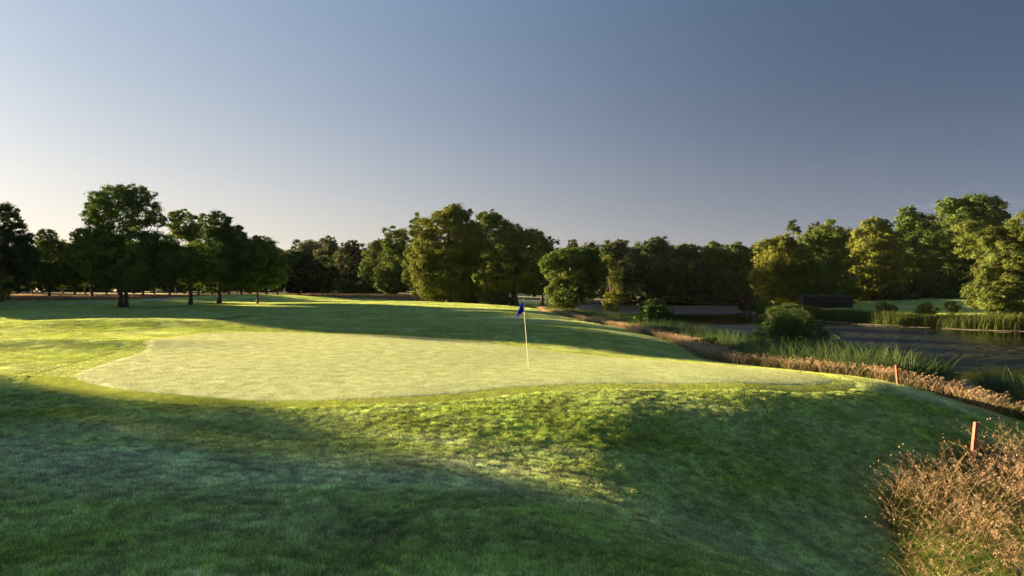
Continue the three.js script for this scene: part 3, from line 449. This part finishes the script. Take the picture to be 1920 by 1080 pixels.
{
  const r = rng(202);
  // foreground clump at the lower right
  const seeds = [], blades = [], dry = [];
  for (let i = 0; i < 9000; i++) {
    const x = 3.4 + 12 * r(), d = 2.5 + 11.4 * r(); if (!tallPatch.inside(x, d) || x > 0.95 * d + 2.5) continue;
    const inn = tallPatch.dist(x, d), k = clamp(0.62 + 0.4 * inn), v = noise(x * 0.7, d * 0.7, 3);
    const greenish = noise(x * 0.55 + 4, d * 0.55) > 0.05 || d < 7.4 + 0.8 * v;
    if (r() < (greenish ? 0.09 : 0.3)) seeds.push([x, d, (0.75 + 0.4 * r()) * k, W1(0.8 + 0.4 * r()), -0.02, 1, 1]);
    if (r() < 0.8) blades.push([x, d, (0.7 + 0.5 * r()) * (0.55 + 0.45 * k), greenish ? new THREE.Color().setRGB(0.9, 1.1 + 0.3 * v, 0.8) : new THREE.Color().setRGB(1.1, 0.95, 0.9), -0.02, 1, 1]);
    if (r() < 0.3) dry.push([x, d, 0.6 + 0.5 * r(), W1(0.8 + 0.4 * r()), -0.02, 1, 1]);
  }
  scatter('seed_grass', stemTuft(31, 5, 1.08, 0.28, 0.005, 0.35, [0.27, 0.2, 0.11], { head: 0.22, headColor: [0.4, 0.29, 0.2], radius: 0.14 }), strawMat, seeds.filter((_, i) => i % 2), 'tall tan seeding grass in the lower right corner', 'tall grass');
  scatter('seed_grass', stemTuft(32, 5, 0.9, 0.42, 0.005, 0.6, [0.28, 0.21, 0.12], { head: 0.26, headColor: [0.42, 0.3, 0.21], radius: 0.14 }), strawMat, seeds.filter((_, i) => !(i % 2)), 'arching pinkish seed heads in the lower right corner', 'tall grass');
  scatter('long_grass', stemTuft(33, 14, 0.42, 0.5, 0.011, 0.7, [0.11, 0.16, 0.025], { radius: 0.2 }), strawMat, blades, 'long green grass blades under the tan seed heads', 'tall grass');
  scatter('long_grass', stemTuft(34, 8, 0.5, 0.6, 0.008, 0.8, [0.24, 0.17, 0.08], { radius: 0.2 }), strawMat, dry, 'dry straw blades among the lower right tall grass', 'tall grass');
  // dry strip along the mown edge, reeds between it and the water
  const strip = [], reeds = [], reedsFar = [], low = [];
  const edge = poly(roughEdge);
  const edgeDist = (x, d) => { let m = 1e9; for (let i = 1; i < roughEdge.length; i++) { const [ax, ay] = roughEdge[i - 1], [bx, by] = roughEdge[i], ux = bx - ax, uy = by - ay, t = clamp(((x - ax) * ux + (d - ay) * uy) / (ux * ux + uy * uy)); m = Math.min(m, Math.hypot(x - ax - t * ux, d - ay - t * uy)); } return m; };
  for (let i = 0; i < 60000; i++) {
    const d = 12 + 85 * r() ** 1.6, x = 3 + 21 * r(); if (!shore.inside(x, d)) continue;
    const ls = lake.signed(x, d); if (ls < -1.2) continue;
    const e = edgeDist(x, d), wide = (d < 22 ? 1.0 : d < 27 ? 0.6 : d < 38 ? 2.6 : 1.4) + 0.8 * noise(x * 0.4, d * 0.25);
    if (e < wide) { if (r() < 0.4) strip.push([x, d, 0.75 + 0.5 * r(), new THREE.Color().setRGB(1, 0.9 + 0.15 * r(), 0.9).multiplyScalar(0.75 + 0.5 * r()), -0.02, 1, 1]); if (r() < 0.2) low.push([x, d, 1 + 0.5 * r(), W1(0.9 + 0.4 * r()), -0.02, 1, 1]); continue; }
    if (x / d > 0.7 && x / d < 0.78 && d < 32) continue;
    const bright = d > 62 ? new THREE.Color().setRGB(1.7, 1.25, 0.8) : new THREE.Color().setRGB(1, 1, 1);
    const gap = noise(x * 0.5, d * 0.35, 9);
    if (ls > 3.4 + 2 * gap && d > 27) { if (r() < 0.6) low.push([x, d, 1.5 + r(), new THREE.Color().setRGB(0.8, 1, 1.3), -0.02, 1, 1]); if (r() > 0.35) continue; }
    const tallness = clamp(0.45 + 0.3 * e, 0.35, 1) * (d > 62 ? 0.75 : 1) * (d < 21 && ls > 1.5 ? 0.4 : 1);
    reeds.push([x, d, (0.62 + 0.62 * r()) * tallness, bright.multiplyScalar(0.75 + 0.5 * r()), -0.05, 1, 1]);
  }
  scatter('dry_grass', stemTuft(41, 10, 0.46, 0.3, 0.008, 0.4, [0.38, 0.29, 0.18], { head: 0.3, headColor: [0.56, 0.42, 0.3], radius: 0.22 }), strawMat, strip, 'strip of tan seeding grass between the mown edge and the reeds', 'dry grass');
  scatter('long_grass', stemTuft(43, 14, 0.4, 0.5, 0.014, 0.6, [0.07, 0.1, 0.03], { radius: 0.26 }), strawMat, low, 'rank green undergrowth behind the dry strip', 'tall grass');
  scatter('reed_bed', stemTuft(42, 12, 1.22, 0.22, 0.026, 0.4, [0.085, 0.15, 0.05], { radius: 0.3 }), strawMat, reeds, 'green reeds along the near shore of the lake', 'reeds');
  // far bank: reeds along the water, lit rank grass behind
  const far = [], rank = [];
  const bank = [[39, 101], [37.4, 92], [38.8, 79], [41.8, 71.2], [46.4, 63.2], [53.5, 58.2], [66, 53.5], [80, 50]];
  const bl = spline(bank, 400, false);
  for (let i = 0; i < 9000; i++) {
    const [bx, bd] = bl[Math.floor(r() * 400)], o = -0.6 + 4.2 * r(), x = bx + o * 0.75, d = bd + o * 0.65, v = noise(x * 0.22, d * 0.22, 2);
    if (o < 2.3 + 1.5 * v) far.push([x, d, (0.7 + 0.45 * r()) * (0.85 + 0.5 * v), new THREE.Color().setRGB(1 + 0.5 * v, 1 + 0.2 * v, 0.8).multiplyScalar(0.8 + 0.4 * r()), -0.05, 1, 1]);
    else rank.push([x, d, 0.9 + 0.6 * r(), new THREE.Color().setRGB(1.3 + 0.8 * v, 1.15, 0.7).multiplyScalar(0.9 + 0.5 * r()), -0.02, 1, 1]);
  }
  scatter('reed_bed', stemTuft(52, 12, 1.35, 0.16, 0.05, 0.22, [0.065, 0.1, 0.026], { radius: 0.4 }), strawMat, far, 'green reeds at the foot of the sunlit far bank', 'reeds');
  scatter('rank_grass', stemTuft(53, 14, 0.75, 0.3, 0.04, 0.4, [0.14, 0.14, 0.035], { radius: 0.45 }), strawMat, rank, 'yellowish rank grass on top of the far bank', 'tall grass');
  // weed floating off the far bank
  const weed = [];
  for (let i = 0; i < 5200; i++) { const [bx, bd] = bl[Math.floor(90 + r() * 310)], o = 0.4 + 4.6 * r() * r() * (0.6 + 0.8 * noise(bx * 0.3, bd * 0.3)), x = bx - o * 0.8, d = bd - o * 0.75; if (lake.signed(x, d) < -0.2 && noise(x * 0.35, d * 0.6, 6) > -0.12) weed.push([x, d, 0.5 + 0.9 * r(), new THREE.Color().setRGB(0.17, 0.16, 0.1).multiplyScalar(0.7 + 0.6 * r()), WATER + 0.012 - ground(x, d), 1, 1]); }
  scatter('floating_weed', new THREE.CylinderGeometry(0.2, 0.17, 0.014, 7), std(1, 1, 1, 0.9), weed, 'dull floating weed on the water below the far bank', 'water weed');
  // tan meadows beyond the mown grass
  const hay = [];
  for (let i = 0; i < 16000; i++) { const x = -150 + 150 * r(), d = 100 + 75 * r(); if (meadows.some((m) => m.inside(x, d))) hay.push([x, d, 0.8 + 0.5 * r(), new THREE.Color().setRGB(1, 0.92, 0.85).multiplyScalar(0.75 + 0.5 * r()), -0.02, 1, 1]); }
  scatter('meadow_grass', stemTuft(61, 24, 0.6, 0.35, 0.05, 0.4, [0.3, 0.235, 0.15], { radius: 0.75 }), strawMat, hay, 'tan uncut meadow grass below the far trees', 'dry grass');
}

// ---------------------------------------------------------------- flag, stakes, shed, small things
{
  const d = 19.4, x = (991 - 960) / FOCAL * d, g = new THREE.Group(); g.position.set(x, ground(x, d) + 0.012, -d);
  const H = 2.13, lean = -0.165, at = (y) => new THREE.Vector3(lean * y / H, y, 0);
  const white = std(0.75, 0.74, 0.7, 0.4), blue = new THREE.MeshPhysicalMaterial({ color: new THREE.Color().setRGB(0.004, 0.02, 0.36), roughness: 0.95, specularIntensity: 0.15, transmission: 0.5, thickness: 0, side: THREE.DoubleSide });
  part(g, 'pole', tube([at(-0.05), at(0.7), at(1.4), at(H)], [0.0095, 0.009, 0.008, 0.0065], 10), white);
  part(g, 'pole_cap', new THREE.SphereGeometry(0.011, 12, 8).translate(lean, H, 0), white);
  const N = 22, M = 14, P = [];
  const tp = at(H - 0.01), bt = at(H - 0.37);
  const surf = (u, v) => {      // u from the pole to the fly end, v from the top edge to the bottom edge: a limp flag hanging in folds
    const a = new THREE.Vector3(tp.x - 0.24 * u ** 0.95, tp.y - 0.545 * u ** 1.1, 0), b = new THREE.Vector3(bt.x - 0.13 * u - 0.085 * u ** 4, bt.y - 0.03 * u - 0.17 * u ** 3, 0), p = a.lerp(b, v);
    p.z = 0.055 * Math.sin(u * 5.2 + v * 2.6) * u ** 0.6 + 0.028 * Math.sin(v * 7 + u * 3) * u + 0.07 * u * (v - 0.2); p.x -= 0.004; return p;
  };
  const pos = [], idx = [];
  for (const side of [0, 1]) for (let i = 0; i <= N; i++) for (let j = 0; j <= M; j++) { const p = surf(i / N, j / M); pos.push(p.x, p.y, p.z + (side ? 0.0015 : -0.0015)); }
  const S = (N + 1) * (M + 1), id = (s, i, j) => s * S + i * (M + 1) + j;
  for (let i = 0; i < N; i++) for (let j = 0; j < M; j++) { idx.push(id(1, i, j), id(1, i, j + 1), id(1, i + 1, j), id(1, i + 1, j), id(1, i, j + 1), id(1, i + 1, j + 1)); idx.push(id(0, i, j), id(0, i + 1, j), id(0, i, j + 1), id(0, i + 1, j), id(0, i + 1, j + 1), id(0, i, j + 1)); }
  part(g, 'flag', sheet(pos, idx), blue);
  const cup = part(g, 'cup_rim', new THREE.TorusGeometry(0.054, 0.006, 6, 28).rotateX(Math.PI / 2).translate(0, 0.004, 0), white);
  top(g, 'golf_flagstick', 'white flagstick with a limp blue flag standing in the hole', 'flagstick');
}
const stakeMat = std(0.38, 0.11, 0.09, 0.95, { map: softNoise, bumpMap: softBump, bumpScale: 0.004 });
function stake(px, d, height, width, tilt, label, mat = stakeMat) {
  const x = (px - 960) / FOCAL * d, g = new THREE.Group(); g.position.set(x, ground(x, d), -d); g.rotation.z = tilt;
  const w = width / 2, sh = new THREE.Shape([[-w, -w], [w, -w], [w, w], [-w, w]].map(([a, b]) => new THREE.Vector2(a, b)));
  part(g, 'post', new THREE.ExtrudeGeometry(sh, { depth: height + 0.15, bevelEnabled: true, bevelSize: 0.006, bevelThickness: 0.008, bevelSegments: 2 }).rotateX(-Math.PI / 2).translate(0, -0.15, 0), mat);
  top(g, 'marker_stake', label, 'stake', 'red hazard stakes');
}
stake(1684, 19.5, 0.62, 0.045, 0.09, 'red marker stake at the edge of the dry grass strip right of the green');
stake(1822, 12.9, 1.0, 0.055, -0.1, 'red marker stake rising out of the tall tan grass at lower right', stakeMat);
stake(1063, 66, 0.75, 0.1, 0, 'small far red stake at the reed edge below the waterside tree');
stake(1199, 47, 0.75, 0.06, 0, 'far dull stake in the dry strip before the lone dark shrub');
stake(1231, 41, 0.75, 0.055, 0.03, 'dull stake at the fairway corner in the dry grass');
{ // low dark shed under the right bank trees
  const d = 94, k = d / FOCAL, x = (1547 - 960) * k, g = new THREE.Group(), y = ground(x, d); g.position.set(x, y, -d); g.rotation.y = -0.2;
  const dark = std(0.014, 0.018, 0.016, 0.9), Wd = 6.9, Ht = 1.75, Dp = 3;
  for (let i = 0; i < 23; i++) part(g, 'board', new THREE.BoxGeometry(0.288, Ht, 0.03).translate(-Wd / 2 + 0.15 + i * 0.3, Ht / 2, Dp / 2 + (i % 2) * 0.008), dark);
  for (const s of [-1, 1]) part(g, 'side_wall', new THREE.BoxGeometry(0.05, Ht - 0.02, Dp - 0.06).translate(s * (Wd / 2 - 0.06), Ht / 2, 0), dark);
  part(g, 'back_wall', new THREE.BoxGeometry(Wd, Ht, 0.04).translate(0, Ht / 2, -Dp / 2), dark);
  part(g, 'roof', new THREE.BoxGeometry(Wd + 0.3, 0.08, Dp + 0.35).rotateX(0.04).translate(0, Ht + 0.06, 0), std(0.02, 0.022, 0.02, 0.95));
  top(g, 'waterside_shed', 'low dark timber shed under the trees of the right bank', 'shed');
}
scene.fog = new THREE.FogExp2(new THREE.Color().setRGB(1, 0.96, 0.9), 0.00003);
{ // fallen leaves on the foreground grass
  const mat = std(0.2, 0.06, 0.03, 0.8, { side: THREE.DoubleSide }), spots = [[1345, 966, 'dark red fallen leaf on the grass right of the middle foreground'], [704, 1022, 'small orange-brown fallen leaf near the bottom edge of the grass'], [22, 941, 'orange-brown fallen leaf at the left edge of the foreground grass'], [881, 939, 'tiny brown fallen leaf in the centre of the foreground grass']];
  spots.forEach(([px, py, label], i) => {
    let d = 8; for (let k = 0; k < 40; k++) { const h = ground((px - 960) / FOCAL * d, d); d = mix(d, (EYE - h) * FOCAL / (py - HORIZON), 0.5); }
    const x = (px - 960) / FOCAL * d, s = new THREE.Shape(); s.moveTo(-0.03, 0); s.quadraticCurveTo(-0.005, 0.028, 0.032, 0.002); s.quadraticCurveTo(0, -0.024, -0.03, 0);
    const g = new THREE.ExtrudeGeometry(s, { depth: 0.0015, bevelEnabled: false, curveSegments: 8 }).rotateX(-Math.PI / 2), p = g.attributes.position; for (let k = 0; k < p.count; k++) p.setY(k, p.getY(k) + 9 * p.getX(k) ** 2 + 14 * p.getZ(k) ** 2); g.computeVertexNormals();
    const m = new THREE.Mesh(g, mat); m.position.set(x, ground(x, d) + 0.03, -d); m.rotation.set(0.2, i * 1.7, 0.25); m.scale.setScalar(0.9 + 0.25 * (i % 2)); top(m, 'fallen_leaf', label, 'leaf', 'fallen leaves');
  });
}

renderer.render(scene, camera);
